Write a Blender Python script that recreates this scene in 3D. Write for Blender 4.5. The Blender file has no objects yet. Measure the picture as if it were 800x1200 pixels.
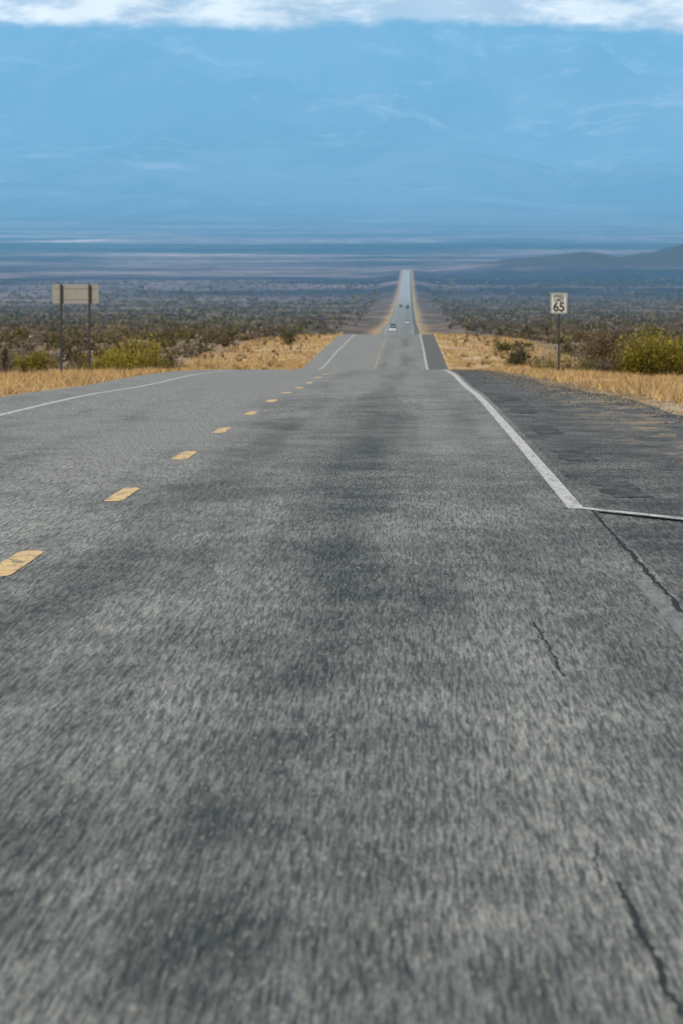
import bpy, bmesh, math, random
import numpy as np
from mathutils import Vector, noise as mnoise
random.seed(7); rng=np.random.default_rng(11)
scene=bpy.context.scene
CAMZ=1.5

# ------------------------------------------------------------ helpers
def pchip(xs,ys,x):
    xs=np.array(xs,float); ys=np.array(ys,float); h=np.diff(xs); d=np.diff(ys)/h
    m=np.zeros(len(xs)); m[0]=d[0]; m[-1]=d[-1]
    for i in range(1,len(xs)-1):
        if d[i-1]*d[i]>0:
            w1=2*h[i]+h[i-1]; w2=h[i]+2*h[i-1]
            m[i]=(w1+w2)/(w1/d[i-1]+w2/d[i])
    x=np.asarray(x,float); i=np.clip(np.searchsorted(xs,x)-1,0,len(h)-1)
    t=(x-xs[i])/h[i]; t2=t*t; t3=t2*t
    return (2*t3-3*t2+1)*ys[i]+(t3-2*t2+t)*h[i]*m[i]+(-2*t3+3*t2)*ys[i+1]+(t3-t2)*h[i]*m[i+1]
def sst(a,b,x):
    t=min(1.,max(0.,(x-a)/(b-a))); return t*t*(3-2*t)
def mesh_np(name,V,F,mat=None,col=None,smooth=False,parent=None):
    V=np.ascontiguousarray(V,dtype=np.float32); F=np.ascontiguousarray(F,dtype=np.int32)
    me=bpy.data.meshes.new(name); n=F.shape[1]
    me.vertices.add(len(V)); me.vertices.foreach_set('co',V.ravel())
    me.loops.add(F.size); me.loops.foreach_set('vertex_index',F.ravel())
    me.polygons.add(len(F)); me.polygons.foreach_set('loop_start',np.arange(0,F.size,n,dtype=np.int32))
    me.polygons.foreach_set('loop_total',np.full(len(F),n,dtype=np.int32))
    if smooth: me.polygons.foreach_set('use_smooth',np.ones(len(F),dtype=bool))
    me.update(calc_edges=True)
    if col is not None:
        a=me.color_attributes.new('Col','FLOAT_COLOR','POINT')
        c=np.ones((len(V),4),dtype=np.float32); c[:,:3]=col; a.data.foreach_set('color',c.ravel())
    ob=bpy.data.objects.new(name,me); scene.collection.objects.link(ob)
    if mat: me.materials.append(mat)
    if parent: ob.parent=parent
    return ob
def grid_faces(nr,nc):
    i=np.arange(nr-1)[:,None]*nc+np.arange(nc-1)[None,:]; i=i.ravel()
    return np.stack([i,i+1,i+nc+1,i+nc],1)

class NT:
    def __init__(s,name):
        s.m=bpy.data.materials.new(name); s.m.use_nodes=True; s.t=s.m.node_tree; s.t.nodes.clear()
        s.out=s.t.nodes.new('ShaderNodeOutputMaterial')
    def n(s,ty,**k):
        nd=s.t.nodes.new(ty)
        for a,b in k.items(): setattr(nd,a,b)
        return nd
    def set(s,sock,v):
        if isinstance(v,bpy.types.NodeSocket): s.t.links.new(v,sock)
        else: sock.default_value=v
    def math(s,op,a,b=0.0,c=None,clamp=False):
        nd=s.n('ShaderNodeMath',operation=op,use_clamp=clamp); s.set(nd.inputs[0],a); s.set(nd.inputs[1],b)
        if c is not None: s.set(nd.inputs[2],c)
        return nd.outputs[0]
    def mix(s,f,a,b,mode='MIX'):
        nd=s.n('ShaderNodeMix',data_type='RGBA',blend_type=mode)
        def c(v): return v if isinstance(v,bpy.types.NodeSocket) else (*v,1.0)
        s.set(nd.inputs[0],f); s.set(nd.inputs[6],c(a)); s.set(nd.inputs[7],c(b)); return nd.outputs[2]
    def smooth(s,x,a,b,lo=0.0,hi=1.0):
        nd=s.n('ShaderNodeMapRange',interpolation_type='SMOOTHSTEP'); s.set(nd.inputs[0],x)
        nd.inputs[1].default_value=a; nd.inputs[2].default_value=b; nd.inputs[3].default_value=lo; nd.inputs[4].default_value=hi
        return nd.outputs[0]
    def pos(s):
        g=s.n('ShaderNodeNewGeometry'); x=s.n('ShaderNodeSeparateXYZ'); s.t.links.new(g.outputs['Position'],x.inputs[0])
        return g.outputs['Position'],x.outputs[0],x.outputs[1],x.outputs[2]
    def noise(s,vec,sc=(1,1,1),detail=3,rough=.5,off=(0,0,0),dist=0.0):
        mp=s.n('ShaderNodeMapping'); s.set(mp.inputs[0],vec); mp.inputs['Scale'].default_value=sc; mp.inputs['Location'].default_value=off
        nd=s.n('ShaderNodeTexNoise'); s.set(nd.inputs['Vector'],mp.outputs[0]); nd.inputs['Scale'].default_value=1
        nd.inputs['Detail'].default_value=detail; nd.inputs['Roughness'].default_value=rough; nd.inputs['Distortion'].default_value=dist
        return nd.outputs[0]
    def bsdf(s,col,rough=.8,spec=.3,metal=0.0):
        b=s.n('ShaderNodeBsdfPrincipled'); s.set(b.inputs['Base Color'],col if isinstance(col,bpy.types.NodeSocket) else (*col,1))
        s.set(b.inputs['Roughness'],rough); b.inputs['Specular IOR Level'].default_value=spec; b.inputs['Metallic'].default_value=metal
        s.t.links.new(b.outputs[0],s.out.inputs[0]); return b
def simple(name,col,rough=.6,spec=.4,metal=0.0,var=.12,sc=6):
    m=NT(name); p,x,y,z=m.pos(); nz=m.noise(p,(sc,sc,sc),4)
    c=m.mix(nz,tuple(v*(1-var) for v in col),tuple(min(1,v*(1+var)) for v in col)); m.bsdf(c,rough,spec,metal); return m.m

# ------------------------------------------------------------ profiles (heights relative to the eye)
FX=[9000,12000,18000,22000,26000,30000,34000,38000,42000,46000,52000]
FY=[-50,-42,-6,45,150,375,744,1247,1900,2400,2500]
PX=[-200,0,80,100,123,150,170,195,205,230,300,345,384,450,500,560,600,625,700,900,1100,1300,1400,2000,2700,3700,5000,6400,7200]+FX
PY=[1.5,-1.5,-2.70,-3.03,-3.50,-3.98,-4.40,-4.97,-5.22,-5.95,-8.1,-8.9,-9.6,-10.1,-10.5,-11.05,-11.42,-11.95,-14.3,-20,-23.6,-25.3,-26,-33.7,-39.7,-46,-49,-50,-52]+FY
SX2=[-200,0,80,150,180,200,230,300,384,600,900,1400,2000,2700,3700,5000,6400]+FX
SY2=[1.3,-1.7,-2.9,-4.1,-4.85,-5.3,-5.9,-7.5,-9.2,-12.2,-17.2,-24.6,-32.5,-40.5,-49,-53,-54]+FY
ys=[-60.0]
while ys[-1]<52000:
    y=ys[-1]; ys.append(y+(1.5 if y<130 else .0115*y))
ys[-1]=52000; ys=np.array(ys)
Pst=pchip(PX,PY,ys)+CAMZ
Sst=pchip(SX2,SY2,ys)+CAMZ
def Pz(y): return np.interp(y,ys,Pst)
REX=[-60,35,60,81,107,150,200,8000]; REY=[9,9,5.6,4.1,3.7,2.95,2.75,2.75]
def redge(y): return np.interp(y,REX,REY)
LE=-7.35
def fb(x,y,s,o=3):
    return mnoise.fractal(Vector((x/s,y/s,3.7)),1.0,2.0,o)
def ground_h(x,y):
    p=float(np.interp(y,ys,Pst)); s=float(np.interp(y,ys,Sst))
    re=float(redge(y))
    d=max(LE-x,x-re,0.0)
    b=sst(1.0,16.0 if y<2000 else 30.,d)
    z=p*(1-b)+s*b
    if d>0: z+= -0.02-0.10*min(d,1.5)*sst(60,200,y)
    if d>2:
        k=sst(2,20,d)
        z+=k*fb(x,y,14)*.18
        if y>500: z+=k*fb(x,y,120)*1.2*sst(500,2500,y)
    if y>3500: z+=fb(x+999,y,900)*5*sst(4500,9000,y)*(sst(10,150,d) if y<7600 else 1)
    if 5200<y<9500 and x>0:
        g=math.exp(-((y-7300)/650)**2)
        prof=float(np.interp(x,[30,110,190,240,290,340,420,700,1500,4000],[0,9,17,23,16,25,35,44,60,90]))
        z+=g*prof*(1+.5*fb(x,y,110,6))
    if y>23000:
        k=sst(23000,37000,y)
        r=1-abs(mnoise.fractal(Vector((x/2300,y/5600,1.1)),.85,2.1,6))*1.6
        z+=k*r*330*(1+.6*sst(32000,41000,y))-k*200
    return z

# ------------------------------------------------------------ materials
m=NT('asphalt'); p,x,y,z=m.pos()
big=m.noise(p,(.55,.10,1),4,.6,dist=.6)
mid=m.noise(p,(1.6,.5,1),5,.68,(5,2,0))
grain=m.noise(p,(85,1.9,1),4,.8)
fine=m.noise(p,(220,9,1),1,.6,(3,1,0))
tr=m.noise(p,(1.25,.010,1),3,.6,(9,4,0))
v=m.math('ADD',m.math('MULTIPLY',m.smooth(big,.34,.66),.30),m.math('MULTIPLY',m.smooth(mid,.36,.64),.34))
v=m.math('ADD',v,m.math('MULTIPLY',m.smooth(tr,.38,.62),.30))
v=m.math('ADD',v,m.math('MULTIPLY',m.smooth(x,-.9,-3.4),.26))
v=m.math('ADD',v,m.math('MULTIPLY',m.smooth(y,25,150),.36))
# oil-darkened strip down the lane and polished tracks beside it
xw=m.math('ADD',x,m.math('MULTIPLY',m.math('SUBTRACT',m.noise(p,(.4,.03,1),3,.5,(1,9,0)),.5),.8))
st=m.smooth(m.math('ABSOLUTE',m.math('ADD',xw,.42)),.10,.55,1,0)
v=m.math('SUBTRACT',v,m.math('MULTIPLY',st,.20))
st2=m.smooth(m.math('ABSOLUTE',m.math('ADD',xw,1.75)),.05,.45,1,0)
v=m.math('SUBTRACT',v,m.math('MULTIPLY',st2,.14))
v=m.math('ADD',v,.07)
base=m.mix(v,(.054,.057,.048),(.232,.230,.203))
g=m.smooth(grain,.36,.64,.34,1.74)
g=m.math('MULTIPLY',g,m.smooth(fine,.3,.75,.68,1.38))
c=m.mix(1.0,base,g,'MULTIPLY')
spk=m.smooth(m.noise(p,(95,5,1),2,.5,(7,7,0)),.63,.69)
c=m.mix(m.math('MULTIPLY',spk,.6),c,(.38,.365,.28))
c=m.mix(m.smooth(y,2300,4200),c,(.36,.36,.35))  # far asphalt paled in its colour to stand for grazing sky reflection
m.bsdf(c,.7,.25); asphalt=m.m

m=NT('old_asphalt'); p,x,y,z=m.pos()
mid=m.noise(p,(1.2,.4,1),5,.7,(2,8,0)); grain=m.noise(p,(55,2.6,1),5,.8,(4,4,0))
base=m.mix(m.smooth(mid,.32,.70),(.052,.053,.047),(.150,.145,.128))
c=m.mix(1.0,base,m.smooth(grain,.35,.66,.3,1.8),'MULTIPLY')
ed=m.noise(p,(2.2,.5,1),4,.7)
c=m.mix(m.math('MULTIPLY',m.smooth(ed,.50,.62),m.smooth(x,2.1,3.3)),c,(.28,.215,.13))
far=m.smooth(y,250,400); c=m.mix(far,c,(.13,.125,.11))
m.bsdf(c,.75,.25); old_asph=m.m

def paint(name,col,wear_lo,wear_hi):
    m=NT(name); p,x,y,z=m.pos()
    w=m.noise(p,(16,3,1),5,.75); c=m.mix(m.smooth(w,wear_lo,wear_hi),(.13,.125,.11),col)
    g=m.noise(p,(2,1,1),3); c=m.mix(m.math('MULTIPLY',g,.35),c,(.25,.24,.22)); m.bsdf(c,.6,.3); return m.m
white=paint('white_paint',(.64,.63,.57),.32,.53); yellow=paint('yellow_paint',(.82,.55,.22),.34,.52)
worn=paint('worn_paint',(.27,.26,.23),.40,.64)
m=NT('patch'); p,x,y,z=m.pos(); m.bsdf(m.mix(m.smooth(m.noise(p,(7,1.5,1),5,.8),.38,.62),(.038,.038,.034),(.11,.105,.094)),.75,.2); patchm=m.m
crackm=simple('crack_tar',(.03,.03,.028),.8,.2)

m=NT('desert_ground'); p,x,y,z=m.pos()
ax=m.math('ABSOLUTE',m.math('ADD',x,2.33))
n1=m.noise(p,(.12,.05,.1),4,.6)
axf=m.math('ADD',ax,m.smooth(y,500,1300,0,7.0))
vm=m.smooth(m.math('ADD',axf,m.math('MULTIPLY',n1,9)),16.0,21,1,0)
vn=m.noise(p,(1.5,.22,1),5,.75); gold=m.mix(m.smooth(vn,.36,.60),(.19,.125,.062),(.60,.40,.175))
pale=m.noise(p,(.3,.05,.3),4,.65,(4,0,0)); gold=m.mix(m.smooth(pale,.48,.62),gold,(.54,.42,.28))
sn=m.noise(p,(.35,.12,.3),5,.7,(1,5,0)); soil=m.mix(m.smooth(sn,.35,.65),(.14,.105,.07),(.36,.26,.16))
midn=m.noise(p,(.06,.012,.05),5,.7,(8,1,0))
mids=m.mix(m.smooth(midn,.38,.66),(.085,.065,.05),(.24,.18,.13))
soil=m.mix(m.smooth(y,350,1400),soil,mids)
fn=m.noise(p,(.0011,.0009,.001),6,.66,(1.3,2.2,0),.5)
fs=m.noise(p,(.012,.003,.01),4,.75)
farc=m.mix(m.smooth(fn,.42,.56),(.026,.030,.052),(.185,.14,.15))  # land cover bands with cloud shadow, cloud-broken light and distance blue painted in
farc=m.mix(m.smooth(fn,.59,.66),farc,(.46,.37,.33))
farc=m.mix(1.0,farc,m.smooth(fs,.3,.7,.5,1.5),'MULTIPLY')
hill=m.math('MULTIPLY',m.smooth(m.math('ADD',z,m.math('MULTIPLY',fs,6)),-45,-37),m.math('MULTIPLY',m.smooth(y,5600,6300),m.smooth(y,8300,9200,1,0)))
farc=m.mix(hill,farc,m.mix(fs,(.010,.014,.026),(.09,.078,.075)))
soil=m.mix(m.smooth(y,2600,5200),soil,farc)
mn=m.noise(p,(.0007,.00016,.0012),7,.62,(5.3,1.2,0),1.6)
mc=m.mix(m.smooth(mn,.36,.64),(.014,.020,.035),(.10,.095,.115))  # mountain tones, with cloud shadow put into the colour as dark blue
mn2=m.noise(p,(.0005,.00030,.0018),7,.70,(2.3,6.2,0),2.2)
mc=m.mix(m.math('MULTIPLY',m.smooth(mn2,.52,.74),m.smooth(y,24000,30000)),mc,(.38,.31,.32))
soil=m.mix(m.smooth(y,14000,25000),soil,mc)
vy=m.smooth(y,7100,7400,1,0)
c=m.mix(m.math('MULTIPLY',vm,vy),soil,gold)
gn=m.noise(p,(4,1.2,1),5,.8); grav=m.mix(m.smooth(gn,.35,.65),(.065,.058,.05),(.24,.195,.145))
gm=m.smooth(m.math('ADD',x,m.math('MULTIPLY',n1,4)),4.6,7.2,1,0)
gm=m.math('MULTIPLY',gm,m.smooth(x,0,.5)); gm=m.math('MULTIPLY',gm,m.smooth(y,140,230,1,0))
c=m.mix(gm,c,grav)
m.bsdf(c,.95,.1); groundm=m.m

m=NT('foliage'); a=m.n('ShaderNodeVertexColor'); a.layer_name='Col'
d=m.n('ShaderNodeBsdfDiffuse'); t=m.n('ShaderNodeBsdfTranslucent'); mx=m.n('ShaderNodeMixShader'); mx.inputs[0].default_value=.3
m.t.links.new(a.outputs[0],d.inputs[0]); m.t.links.new(a.outputs[0],t.inputs[0])
m.t.links.new(d.outputs[0],mx.inputs[1]); m.t.links.new(t.outputs[0],mx.inputs[2]); m.t.links.new(mx.outputs[0],m.out.inputs[0]); folm=m.m
steel=simple('galvanised_steel',(.035,.035,.035),.7,.3,.0); signback=simple('sign_aluminium',(.27,.26,.23),.55,.4,.1,.12,3)
signwhite=simple('sign_white',(.50,.49,.45),.5,.4,0,.06); signblack=simple('sign_black',(.03,.03,.03),.5)

# ------------------------------------------------------------ terrain
xs=list(np.arange(-16,12.01,.4))
def sidecols(start,sgn):
    o=[];x=start;st=.5
    while abs(x)<26000:
        x+=sgn*st; st*=1.062; o.append(x)
    return o
xs=sidecols(-16,-1)[::-1]+xs+sidecols(12,1); xs=np.array(xs)
V=np.zeros((len(ys),len(xs),3))
for i,yy in enumerate(ys):
    re=float(redge(yy))
    for j,xx in enumerate(xs):
        if LE+.15<xx<re-.15 and yy<7200: zz=Pst[i]-.10-max(0,yy)*1e-4
        else: zz=ground_h(xx,yy)
        V[i,j]=(xx,yy,zz)
ground=mesh_np('ground',V.reshape(-1,3),grid_faces(len(ys),len(xs)),groundm,smooth=True)

# ------------------------------------------------------------ road
sel=ys<7100; ry=ys[sel]
def strip(name,x0f,x1f,yy,off,mat,parent=None,ncol=2):
    yy=np.asarray(yy); z=Pz(yy)+off(yy)
    cols=[]
    a=x0f(yy); b=x1f(yy)
    for k in range(ncol):
        t=k/(ncol-1); cols.append(np.stack([a*(1-t)+b*t,yy,z],1))
    V=np.stack(cols,1).reshape(-1,3)
    return mesh_np(name,V,grid_faces(len(yy),ncol),mat,parent=parent)
K=lambda v:(lambda yy:np.full(len(yy),float(v)))
zo=lambda yy:np.zeros(len(yy))
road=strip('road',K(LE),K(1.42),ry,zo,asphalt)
sh=strip('paved_shoulder',K(1.36),redge,ry,lambda yy:np.full(len(yy),-.014),old_asph,road)
mk=lambda yy:.004+np.maximum(yy,0)*8e-6
def stat(y0,y1):
    return np.concatenate([[y0],ys[(ys>y0+.01)&(ys<y1-.01)],[y1]])
def join_strips(name,lst,mat):
    Vs=[];Fs=[];o=0
    for x0,x1,y0,y1,dz in lst:
        yy=stat(y0,y1); z=Pz(yy)+mk(yy)+dz
        v=np.stack([np.stack([np.full(len(yy),x0),yy,z],1),np.stack([np.full(len(yy),x1),yy,z],1)],1).reshape(-1,3)
        Vs.append(v);Fs.append(grid_faces(len(yy),2)+o);o+=len(v)
    return mesh_np(name,np.concatenate(Vs),np.concatenate(Fs),mat,parent=road)
join_strips('edge_line_left',[(-6.0,-5.88,-50,7000,0)],white)
join_strips('edge_line_right',[(1.215,1.335,41.4,7000,0)],white)
join_strips('edge_line_worn',[(1.25,1.34,-10,30.5,0)],worn)
Vd=[];Fd=[]
yc=32.4-12.2*4
while yc<2400:
    w0=.078+random.uniform(-.006,.006); cxx=-2.33+random.uniform(-.015,.015); L=1.62+random.uniform(-.12,.12)
    offs=[(-L,.45),(-L+.12,.85),(-L+.3,1),(L-.3,1),(L-.1,.85),(L,.4)]; b=len(Vd)
    for k,(dy,f) in enumerate(offs):
        Y=yc+dy; zz=float(Pz(Y))+.004+max(Y,0)*8e-6
        Vd+=[(cxx-w0*f*random.uniform(.92,1.08),Y,zz),(cxx+w0*f*random.uniform(.92,1.08),Y,zz)]
        if k: q=b+2*k; Fd.append((q-2,q-1,q+1,q))
    yc+=12.2
mesh_np('centre_dashes',np.array(Vd),np.array(Fd),yellow,parent=road)
def ribbon(name,pts,w,mat,dz=.004,jit=0,wj=None):
    V=[];F=[]; wj=jit if wj is None else wj
    for i,(a,b) in enumerate(pts):
        p0=pts[max(i-1,0)];p1=pts[min(i+1,len(pts)-1)]
        t=Vector((p1[0]-p0[0],p1[1]-p0[1])).normalized(); nrm=Vector((-t.y,t.x))
        ww=w*.5*(1+jit*random.uniform(-.7,.9)); ox=random.uniform(-1,1)*wj*w*.3
        for s in(-1,1):
            X=a+nrm.x*ww*s+ox; Y=b+nrm.y*ww*s
            V.append((X,Y,float(Pz(Y))+dz))
        if i: k=2*i; F.append((k-2,k-1,k+1,k))
    return mesh_np(name,V,F,mat,parent=road)
pts=[(1.24,41.75),(1.45,41.1),(1.75,40.15),(2.05,39.15),(2.6,37.4),(3.4,35.4),(4.6,33.5),(6.2,32.2),(8.8,31.6)]
ribbon('driveway_line',pts,.13,white,.0065,.1,0)
for k,(yy,xx,l) in enumerate([(46.5,1.80,4.2),(57.5,1.74,4.6),(70,1.76,5.0),(84,1.78,4.5),(98,1.8,5)]):
    n=18;q=[(xx+.03*math.sin(i*.7),yy-l/2+l*i/n) for i in range(n+1)]
    ribbon('tar_patch',q,.32,patchm,-.009,.14,.14)
def crack(x0,y0,x1,y1,w,n=60,wob=.02):
    q=[];o=0
    for i in range(n+1):
        t=i/n; o=o*.9+random.uniform(-wob,wob)*.35; q.append((x0*(1-t)+x1*t+o,y0*(1-t)+y1*t))
    ribbon('crack',q,w,crackm,.003,.8)
crack(.64,22.4,.61,26.3,.010); crack(.60,11,.53,14.3,.013,60,.015); crack(.50,14.3,.53,15.4,.004)
crack(1.37,26.5,1.385,41.3,.022,120,.015)
crack(1.40,11,1.39,26.5,.016,100,.01)
for yy in (87,118):
    q=[(LE+.2+ i*.3,yy+random.uniform(-.08,.08)) for i in range(28)]; ribbon('crack',q,.025,crackm,.003,.5)
for X,Y in((-1.02,21.8),(-.86,17.4),(-1.05,13.6),(-.9,12.2)):
    ribbon('paint_fleck',[(X,Y-.025),(X+.004,Y),(X+.002,Y+.04)],.012,worn,.004,.5)

# ------------------------------------------------------------ vegetation
def gz(x,y): return np.array([ground_h(a,b) for a,b in zip(x,y)])
def bushes(cx,cy,w,h,nl,ls,col,twig=0,nk=8):
    cx,cy,w,h,ls=map(lambda a:np.asarray(a,float),(cx,cy,w,h,ls)); N=len(cx); col=np.asarray(col,float)
    cz=gz(cx,cy)-.04
    ck=rng.normal(size=(N,nk,3)); ck/=np.linalg.norm(ck,axis=2,keepdims=True)
    ck*=rng.uniform(.25,.8,(N,nk,1)); ck[:,:,2]=np.abs(ck[:,:,2])*.95+.1
    kb=rng.uniform(.55,1.35,(N,nk))
    idx=np.repeat(np.arange(N),nl); kk=rng.integers(0,nk,len(idx))
    P=ck[idx,kk]+rng.normal(size=(len(idx),3))*np.array([.19,.19,.15])
    P[:,2]=np.abs(P[:,2])
    hh=np.clip(P[:,2],0,1.4)
    pos=np.stack([cx[idx]+P[:,0]*w[idx]*.5,cy[idx]+P[:,1]*w[idx]*.5,cz[idx]+P[:,2]*h[idx]*.88],1)
    s=ls[idx]*rng.uniform(.6,1.5,len(idx))
    T=rng.normal(size=(len(idx),3,3))*s[:,None,None]*.6; T[:,:,2]*=1.2
    Vt=(pos[:,None,:]+T).reshape(-1,3)
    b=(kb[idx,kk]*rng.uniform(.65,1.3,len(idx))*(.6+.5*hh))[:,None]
    cc=np.repeat(col[idx]*b,3,axis=0)
    Vs=[Vt];Cs=[cc]
    if twig:
        it=np.repeat(np.arange(N),twig); k2=rng.integers(0,nk,len(it))
        top=ck[it,k2]+rng.normal(size=(len(it),3))*.2; top[:,2]=np.abs(top[:,2])+.1
        tp=np.stack([cx[it]+top[:,0]*w[it]*.5,cy[it]+top[:,1]*w[it]*.5,cz[it]+top[:,2]*h[it]],1)
        bp=np.stack([cx[it]+top[:,0]*w[it]*.1,cy[it]+top[:,1]*w[it]*.1,cz[it]-.05],1)
        tw=(.012+.012*rng.random(len(it)))[:,None]*np.maximum(1,cy[it]/350)[:,None]
        o=np.concatenate([tw,tw*0,tw*0],1)
        Vq=np.stack([bp-o,bp+o,tp],1).reshape(-1,3)
        Vs.append(Vq); Cs.append(np.repeat(np.array([[.15,.115,.085]])*rng.uniform(.6,1.5,(len(it),1)),3,axis=0))
    V=np.concatenate(Vs); return V,np.concatenate(Cs)
def tri_obj(name,V,C,mat=folm,parent=None): return mesh_np(name,V,np.arange(len(V)).reshape(-1,3),mat,C,parent=parent)
YG=np.array([.29,.24,.04]); OL=np.array([.17,.15,.06]); BR=np.array([.22,.15,.085]); GR=np.array([.21,.165,.12]); DK=np.array([.075,.075,.042])
def px2x(px,yy): return (px-478)/6400*yy
for px,yy,w,h,c,nl,tw in [(763,172,3.1,2.1,YG*.85,9000,60),(820,180,2.7,2.0,YG*.75,5500,50),(703,290,4.2,3.3,BR,5600,170),(655,262,2.6,1.4,OL*1.2,3000,40),
    (612,395,3.0,2.2,DK*1.5,2600,40),(742,285,3.2,2.4,BR*.9,3000,90),(160,222,3.1,1.7,YG*.95,5800,60),(126,226,2.4,1.4,YG,3800,50),(800,240,3.0,2.1,OL,3000,90),
    (38,224,2.1,1.3,YG*.8,3200,40),(196,262,1.5,1.0,OL,1800,30),(243,300,1.8,1.3,DK*1.6,1500,30),(340,520,2.6,1.9,DK*1.4,1300,20),(716,205,1.9,1.0,GR,2400,60),
    (374,760,4.2,2.8,DK,1300,20),(690,240,2.0,1.1,OL*1.1,2200,30),(590,470,2.6,1.3,OL,1400,20),(785,390,3.4,2.4,OL*1.1,2400,60),(630,330,2.0,1.2,OL,1500,30),
    (95,262,2.0,1.3,OL*.9,1800,50),(14,262,2.4,1.6,GR,1500,90)]:
    V,C=bushes([px2x(px,yy)],[yy],[w],[h],nl,[.045 if yy<280 else .07],[c],tw,11)
    tri_obj('creosote_bush' if c[1]>c[0]*.8 else 'mesquite_bush',V,C)
def field(n,y0,y1,dmin,pw=1.0,clump=30.):
    y=(rng.uniform(y0**pw,y1**pw,n))**(1/pw); x=rng.uniform(-1,1,n)*(.085*y+8)-.010*y
    d=np.maximum(LE-x,x-2.75); k=d>dmin+rng.uniform(0,6,n); x=x[k];y=y[k]
    nz=np.array([mnoise.noise(Vector((a/clump,b/(clump*2.5),0))) for a,b in zip(x,y)]); k=nz>rng.uniform(-.55,.12,len(x)); return x[k],y[k]
pal=np.array([YG*.55,OL,BR,GR,GR*1.3,DK,BR*.8,GR*1.1,OL*.8,OL*1.2])
Vs=[];Cs=[]
for n,y0,y1,dm,w0,w1,h0,h1,nl,ls,tw,cl in [(400,190,400,6,.7,2.5,.5,1.6,330,.075,40,12),(1600,380,800,7,1.0,3.4,.6,2.2,120,.14,18,25),
        (5000,750,1700,8,1.3,4.0,.8,2.3,46,.25,6,50),(10500,1600,3800,10,2,6,1.0,2.7,18,.5,0,90),(3500,3600,6000,12,3,8,1.2,2.6,12,1.0,0,200)]:
    x,y=field(n,y0,y1,dm,1.8,cl); N=len(x)
    s=rng.random(N)**1.8
    V,C=bushes(x,y,w0+(w1-w0)*s,h0+(h1-h0)*s*rng.uniform(.7,1.15,N),nl,np.full(N,ls)*(.7+.5*s),pal[rng.integers(0,len(pal),N)]*rng.uniform(.7,1.3,(N,1)),tw,6)
    Vs.append(V);Cs.append(C)
n=420; y=rng.uniform(200,900,n); sd_=rng.random(n)<.5; d=rng.uniform(1.5,9,n); x=np.where(sd_,LE-d,2.75+d)
V,C=bushes(x,y,rng.uniform(.3,1.0,n),rng.uniform(.2,.6,n),70,np.full(n,.06),pal[rng.integers(0,len(pal),n)],8,5); Vs.append(V);Cs.append(C)
tri_obj('desert_scrub',np.concatenate(Vs),np.concatenate(Cs))
def grass(n,y0,y1,xa,xb,hmin,hmax,wd,keep=.45,pw=1.0):
    y=(rng.uniform(y0**pw,y1**pw,n))**(1/pw); t=rng.random(n); x=xa(y)+(xb(y)-xa(y))*t
    nz=np.array([fb(a*2.5,b*.6,5,3) for a,b in zip(x,y)]); k=nz>-.28+(1-keep)*.3+rng.uniform(-.2,.15,n); x=x[k];y=y[k]; N=len(x)
    z=gz(x,y)-.02; h=rng.uniform(hmin,hmax,N)*(1+1.2*np.clip(nz[k],-.5,.6)); ww=wd*rng.uniform(.6,1.5,N)
    a=rng.uniform(0,math.pi,N); lean=rng.normal(size=(N,2))*.6*h[:,None]
    b=np.stack([x,y,z],1); o=np.stack([np.cos(a)*ww,np.sin(a)*ww*.4,np.zeros(N)],1)
    tp=b+np.concatenate([lean,h[:,None]],1)
    C=np.array([.62,.42,.18])*rng.uniform(.4,1.2,(N,1)); C[:,2]*=rng.uniform(.7,1.5,N)
    return np.stack([b-o,b+o,tp],1).reshape(-1,3),np.repeat(C,3,axis=0)
G=[grass(60000,85,215,lambda y:np.full_like(y,LE-.1),lambda y:np.full_like(y,-15.5),.06,.22,.012,.7),
   grass(42000,75,215,lambda y:redge(y)+.5,lambda y:redge(y)+7,.05,.2,.012,.2),
   grass(38000,215,420,lambda y:np.full_like(y,LE-.1),lambda y:np.full_like(y,-16.),.08,.26,.02,.6),
   grass(38000,215,420,lambda y:np.full_like(y,2.9),lambda y:np.full_like(y,13.),.08,.26,.02,.35),
   grass(22000,420,900,lambda y:np.full_like(y,LE-.1),lambda y:np.full_like(y,-17.),.1,.3,.035,.6),
   grass(22000,420,900,lambda y:np.full_like(y,2.9),lambda y:np.full_like(y,13.),.1,.3,.035,.4)]
tri_obj('dry_grass',np.concatenate([g[0] for g in G]),np.concatenate([g[1] for g in G]))
n=12000; y=rng.uniform(40,210,n); x=redge(y)+rng.normal(size=n)*.8+.6; z=gz(x,y); r=rng.uniform(.006,.024,n)
oc=np.array([[1,0,0],[-1,0,0],[0,1,0],[0,-1,0],[0,0,.7],[0,0,-.7]]); of=np.array([[0,2,4],[2,1,4],[1,3,4],[3,0,4],[2,0,5],[1,2,5],[3,1,5],[0,3,5]])
V=(np.stack([x,y,z],1)[:,None,:]+oc[None]*r[:,None,None]*rng.uniform(.6,1.3,(n,6,1))).reshape(-1,3)
F=(of[None]+np.arange(n)[:,None,None]*6).reshape(-1,3)
C=np.repeat(np.array([.25,.205,.15])*rng.uniform(.4,1.7,(n,1)),6,axis=0)
mesh_np('roadside_gravel',V,F,folm,C)
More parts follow.
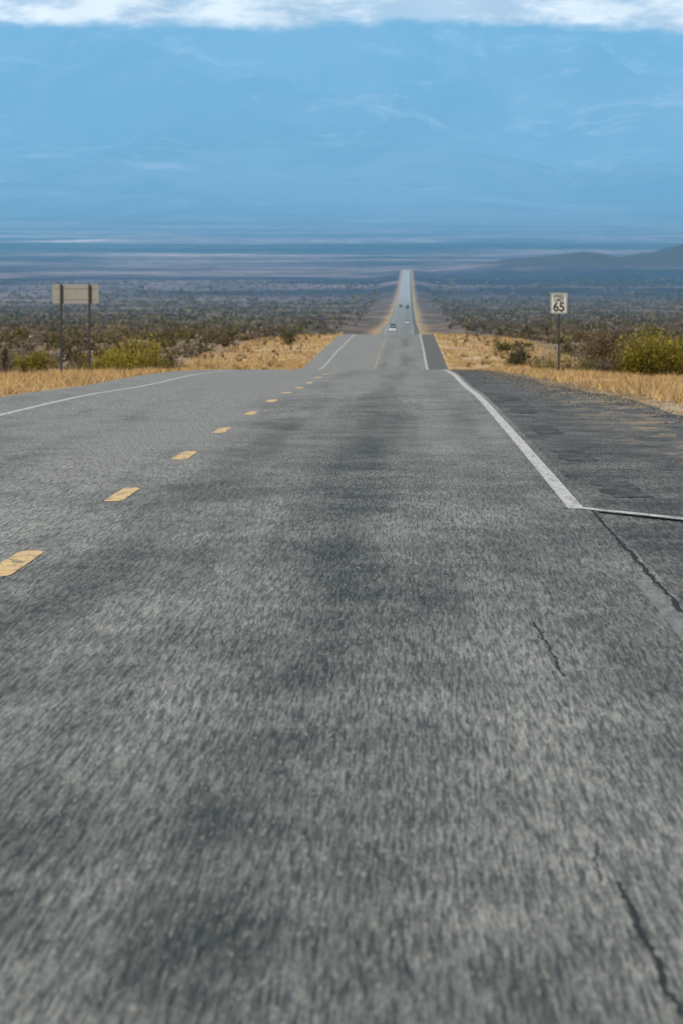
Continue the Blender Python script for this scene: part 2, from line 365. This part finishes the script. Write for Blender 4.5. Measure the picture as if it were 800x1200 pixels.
def yucca(px,yy,h):
    X=px2x(px,yy); Z=ground_h(X,yy); Vs=[];Cs=[]
    for k in range(10):
        a0=k/10*2*math.pi;a1=(k+1)/10*2*math.pi
        A=[(X+.09*math.cos(a)*s,yy+.09*math.sin(a)*s,Z+zz) for a,s,zz in((a0,1.3,-.1),(a1,1.3,-.1),(a1,.8,h*.55),(a0,.8,h*.55))]
        Vs+= [A[0],A[1],A[2],A[0],A[2],A[3]]; Cs+=[(.09,.07,.05)]*6
    for k in range(260):
        a=random.uniform(0,6.28);e=random.uniform(-.9,1.5);L=random.uniform(.35,.6)
        d=Vector((math.cos(a)*math.cos(e),math.sin(a)*math.cos(e),math.sin(e)));b=Vector((X,yy,Z+h*random.uniform(.42,.62)))
        s=d.cross(Vector((0,0,1))).normalized()*.022; Vs+=[tuple(b-s),tuple(b+s),tuple(b+d*L)]
        cc=(.13,.13,.07) if e>-.2 else (.17,.13,.08); f=random.uniform(.6,1.2); Cs+=[tuple(q*f for q in cc)]*3
    for o in((.018,0),(0,.018)):
        Vs+=[(X-o[0],yy-o[1],Z+h*.6),(X+o[0],yy+o[1],Z+h*.6),(X+.05,yy,Z+h*1.25)]; Cs+=[(.12,.09,.06)]*3
    for k in range(60):
        t=random.uniform(.9,1.25); b=Vector((X+.05*(t-.6)/.65+random.uniform(-.07,.07),yy+random.uniform(-.07,.07),Z+h*t))
        Vs+=[tuple(b+Vector([random.uniform(-.05,.05) for _ in range(3)])) for _ in range(3)]; Cs+=[(.16,.12,.08)]*3
    tri_obj('yucca_plant',np.array(Vs),np.array(Cs))
for a in [(200,300,1.6),(6,232,1.6),(640,640,2.6)]: yucca(*a)

# ------------------------------------------------------------ signs
def empty(name,loc=(0,0,0)):
    e=bpy.data.objects.new(name,None); e.location=loc; scene.collection.objects.link(e); return e
def box(name,c,s,mat,parent,bev=.003,rotz=0):
    bm=bmesh.new(); bmesh.ops.create_cube(bm,size=1); bmesh.ops.scale(bm,vec=s,verts=bm.verts)
    if bev: bmesh.ops.bevel(bm,geom=bm.edges[:],offset=bev,segments=2,affect='EDGES')
    me=bpy.data.meshes.new(name); bm.to_mesh(me); bm.free(); me.materials.append(mat)
    o=bpy.data.objects.new(name,me); o.location=c; o.rotation_euler=(0,0,rotz); o.parent=parent; scene.collection.objects.link(o); return o
def plate(name,w,h,t,r,mat,parent,loc):
    bm=bmesh.new(); vs=[]
    for cx,cz,a0 in((w/2-r,h/2-r,0),(-w/2+r,h/2-r,90),(-w/2+r,-h/2+r,180),(w/2-r,-h/2+r,270)):
        for k in range(6):
            a=math.radians(a0+k*18); vs.append(bm.verts.new((cx+r*math.cos(a),0,cz+r*math.sin(a))))
    f=bm.faces.new(vs); g=bmesh.ops.extrude_face_region(bm,geom=[f]); bmesh.ops.translate(bm,vec=(0,t,0),verts=[v for v in g['geom'] if isinstance(v,bmesh.types.BMVert)])
    bmesh.ops.recalc_face_normals(bm,faces=bm.faces)
    me=bpy.data.meshes.new(name); bm.to_mesh(me); bm.free(); me.materials.append(mat)
    o=bpy.data.objects.new(name,me); o.location=loc; o.parent=parent; scene.collection.objects.link(o); return o
def text(s,size,loc,parent,off=.0,sx=1):
    cu=bpy.data.curves.new('t','FONT'); cu.body=s; cu.size=size; cu.align_x='CENTER'; cu.align_y='CENTER'; cu.extrude=.001; cu.offset=off
    o=bpy.data.objects.new('tmp',cu); scene.collection.objects.link(o); bpy.context.view_layer.update()
    me=bpy.data.meshes.new_from_object(o.evaluated_get(bpy.context.evaluated_depsgraph_get())); bpy.data.objects.remove(o)
    me.materials.clear(); me.materials.append(signblack)
    q=bpy.data.objects.new('lettering',me); q.rotation_euler=(math.pi/2,0,0); q.scale=(sx,1,1); q.location=loc; q.parent=parent; scene.collection.objects.link(q)
SY_=200.; sx=px2x(654,SY_); szz=ground_h(sx,SY_)
e=empty('speed_limit_sign',(sx,SY_,szz)); top=-(343-270)/6400*SY_+CAMZ-szz
pc=top-.38
box('post',(0,.06,pc/2-.1),(.07,.05,pc+.8),steel,e)
plate('panel',.61,.76,.004,.04,signwhite,e,(0,0,pc))
bm=bmesh.new()
for (cx,cz,w,h) in((0,.355,.55,.018),(0,-.355,.55,.018),(.28,0,.018,.69),(-.28,0,.018,.69)):
    vs=[bm.verts.new((cx+a*w/2,-.003,cz+b*h/2)) for a,b in((-1,-1),(1,-1),(1,1),(-1,1))]; bm.faces.new(vs)
me=bpy.data.meshes.new('border'); bm.to_mesh(me); bm.free(); me.materials.append(signblack); o=bpy.data.objects.new('border',me); o.location=(0,0,pc); o.parent=e; scene.collection.objects.link(o)
text('SPEED',.15,(0,-.004,pc+.25),e,.004); text('LIMIT',.15,(0,-.004,pc+.115),e,.004); text('65',.47,(0,-.004,pc-.15),e,.014,.92)

lx=px2x(89,SY_); lz=ground_h(lx,SY_); e=empty('road_sign',(lx,SY_,lz)); top=-(333-270)/6400*SY_+CAMZ-lz
plate('panel',1.69,.70,.005,.05,signback,e,(0,.0,top-.35))
for k,dx in enumerate((-.53,.51)):
    box('post_%d'%(k+1),(dx,-.045,top/2-.25),(.085,.06,top+.5-.02),steel,e)
for k,dz in enumerate((.2,-.2)): box('brace_%d'%(k+1),(0,-.008,top-.35+dz),(1.5,.012,.035),signback,e)

# ------------------------------------------------------------ cars
def car(X,Y,heading,col,kind='car'):
    e=empty(kind,(X,Y,float(Pz(Y))+.004)); e.rotation_euler=(math.atan2(float(Pz(Y+5)-Pz(Y-5)),10)*(1 if heading==0 else -1),0,heading)
    pm=simple('car_paint',col,.3,.6,.1,.03); gl=simple('car_glass',(.02,.025,.03),.08,.8); tyre=simple('tyre',(.02,.02,.02),.9); chrome=simple('car_lamp',(.6,.6,.6),.2,.6)
    red=simple('tail_lamp',(.4,.02,.02),.3); hs=1.25 if kind=='pickup_truck' else 1.0
    def prof(name,pts,w0,w1,mat,zs=None):
        bm=bmesh.new(); L=[bm.verts.new((-w0(p[1]),p[0],p[1])) for p in pts]; R=[bm.verts.new((w0(p[1]),p[0],p[1])) for p in pts]
        bm.faces.new(L); bm.faces.new(R[::-1]); n=len(pts)
        for i in range(n): bm.faces.new((L[i],R[i],R[(i+1)%n],L[(i+1)%n]))
        bmesh.ops.recalc_face_normals(bm,faces=bm.faces); bmesh.ops.bevel(bm,geom=bm.edges[:],offset=w1,segments=2,affect='EDGES')
        me=bpy.data.meshes.new(name); bm.to_mesh(me); bm.free(); me.materials.append(mat); o=bpy.data.objects.new(name,me); o.parent=e; scene.collection.objects.link(o)
    h=hs
    prof('body',[(-2.25,.3),(-2.3,.75*h),(-2.2,.95*h),(-1.2,1.0*h),(1.0,.98*h),(2.1,.82*h),(2.3,.6*h),(2.28,.28)],lambda z:.9,.05,pm)
    if kind=='pickup_truck': c=[(-.5,.95*h),(-.35,1.42*h),(.7,1.42*h),(1.3,.95*h)]
    else: c=[(-2.0,.93),(-1.5,1.38),(-.2,1.46),(.4,1.40),(1.25,.93)]
    prof('greenhouse',c,lambda z:.86-(z-.95)*.28,.03,gl)
    r0=[(p[0]*.86-.02,p[1]) for p in c if p[1]>1.2]
    z1=max(p[1] for p in c); prof('roof',[(r0[0][0],z1-.05),(r0[0][0]+.1,z1+.03),(r0[-1][0]-.1,z1+.03),(r0[-1][0],z1-.05)],lambda z:.74,.01,pm)
    for i,(wx,wy) in enumerate(((-.8,1.4),(.8,1.4),(-.8,-1.35),(.8,-1.35))):
        bm=bmesh.new(); bmesh.ops.create_cone(bm,cap_ends=True,segments=24,radius1=.34*h,radius2=.34*h,depth=.24); bmesh.ops.bevel(bm,geom=bm.edges[:],offset=.02,segments=1,affect='EDGES')
        me=bpy.data.meshes.new('w'); bm.to_mesh(me); bm.free(); me.materials.append(tyre); o=bpy.data.objects.new('wheel_%d'%(i+1),me); o.rotation_euler=(0,math.pi/2,0); o.location=(wx,wy,.34*h); o.parent=e; scene.collection.objects.link(o)
    for s in(-1,1):
        box('headlamp',(s*.66,2.27,.66*h),(.34,.1,.14),chrome,e,.02); box('tail_lamp',(s*.72,-2.28,.8*h),(.22,.08,.16),red,e,.02)
    box('front_grille',(0,2.29,.52*h),(.9,.06,.16),tyre,e,.01)
    box('number_plate',(0,-2.31,.6*h),(.4,.04,.14),chrome,e,.005)
car(-4.1,1400,math.pi,(.75,.76,.78),'car')
car(-4.1,1435,math.pi,(.03,.03,.04),'pickup_truck')
car(-.5,2850,0,(.03,.035,.05),'pickup_truck')
car(-4.2,2950,math.pi,(.04,.04,.05),'car')
car(-.5,1900,0,(.5,.52,.55),'car')

# ------------------------------------------------------------ clouds + haze
m=NT('cloud'); p,x,y,z=m.pos()
nb=m.noise(p,(.0050,.0050,.010),6,.62); nl=m.noise(p,(.0016,.001,.001),3,.5,(2.6,2,0))
lo=m.math('ADD',z,m.math('MULTIPLY',m.math('SUBTRACT',nb,.5),80.0)); lo=m.math('ADD',lo,m.math('MULTIPLY',m.math('SUBTRACT',nl,.5),95.0))
al=m.smooth(lo,414,444)
d=m.n('ShaderNodeBsdfDiffuse'); shade=m.smooth(m.noise(p,(.0035,.004,.010),6,.65,(9,1,3)),.40,.58); cc=m.mix(shade,(.50,.60,.70),(.98,.98,.96)); m.set(d.inputs[0],cc)
tl=m.n('ShaderNodeBsdfTranslucent'); m.set(tl.inputs[0],cc); m2=m.n('ShaderNodeMixShader'); m2.inputs[0].default_value=.2
m.t.links.new(d.outputs[0],m2.inputs[1]); m.t.links.new(tl.outputs[0],m2.inputs[2])
t=m.n('ShaderNodeBsdfTransparent'); mx=m.n('ShaderNodeMixShader'); m.set(mx.inputs[0],al)
m.t.links.new(t.outputs[0],mx.inputs[1]); m.t.links.new(m2.outputs[0],mx.inputs[2]); m.t.links.new(mx.outputs[0],m.out.inputs[0])
cx=np.linspace(-7000,7000,360); cz=np.linspace(360,1500,72); V=np.zeros((len(cz),len(cx),3))
for i,zz in enumerate(cz):
    for j,xx in enumerate(cx):
        f=mnoise.fractal(Vector((xx/160,zz/110,.3)),1.1,2.2,4); g=mnoise.fractal(Vector((xx/1500,zz/900,5.)),1,2,2)
        V[i,j]=(xx,11200-40*f-200*g+(zz-380)*1.3,zz)
mesh_np('cloud',V.reshape(-1,3),grid_faces(len(cz),len(cx)),m.m,smooth=True)

SIG=3.9e-5
m=NT('haze'); va=m.n('ShaderNodeVolumeAbsorption'); va.inputs[0].default_value=(0,0,0,1); va.inputs[1].default_value=SIG
em=m.n('ShaderNodeEmission'); em.inputs[0].default_value=(.24,.60,.945,1); em.inputs[1].default_value=SIG  # added blue emission: the haze box glows in place of scattered skylight
ad=m.n('ShaderNodeAddShader'); m.t.links.new(va.outputs[0],ad.inputs[0]); m.t.links.new(em.outputs[0],ad.inputs[1]); m.t.links.new(ad.outputs[0],m.out.inputs['Volume'])
bm=bmesh.new(); bmesh.ops.create_cube(bm,size=1); me=bpy.data.meshes.new('haze_glow_box'); bm.to_mesh(me); bm.free(); me.materials.append(m.m)
o=bpy.data.objects.new('haze_glow_box',me); o.scale=(60000,56000,3200); o.location=(0,28000+620,1200); scene.collection.objects.link(o)

# ------------------------------------------------------------ light, world, camera
EL,AZ=46,215
w=bpy.data.worlds.new('World'); scene.world=w; w.use_nodes=True; nt=w.node_tree
sk=nt.nodes.new('ShaderNodeTexSky'); sk.sky_type='NISHITA'; sk.sun_disc=False; sk.sun_elevation=math.radians(EL); sk.sun_rotation=math.radians(AZ)
bg=nt.nodes['Background']; bg.inputs[1].default_value=.07; nt.links.new(sk.outputs[0],bg.inputs[0])
sd=bpy.data.lights.new('sun','SUN'); sd.energy=4.1; sd.angle=math.radians(.5); sd.color=(1,.94,.85)
so=bpy.data.objects.new('sun',sd); scene.collection.objects.link(so)
a=math.radians(AZ);el=math.radians(EL); dr=Vector((math.sin(a)*math.cos(el),math.cos(a)*math.cos(el),math.sin(el)))
so.rotation_euler=dr.to_track_quat('Z','Y').to_euler()
cd=bpy.data.cameras.new('camera'); cam=bpy.data.objects.new('camera',cd); scene.collection.objects.link(cam)
cd.sensor_fit='VERTICAL'; cd.sensor_height=36; cd.sensor_width=24; cd.lens=192; cd.clip_start=.5; cd.clip_end=120000
cam.location=(0,0,CAMZ); cam.rotation_euler=(math.pi/2-math.atan(330/6400),0,math.atan(78/6400))
cd.dof.use_dof=True; cd.dof.focus_distance=45; cd.dof.aperture_fstop=11
scene.camera=cam
scene.view_settings.view_transform='Standard'; scene.view_settings.look='None'; scene.view_settings.exposure=0
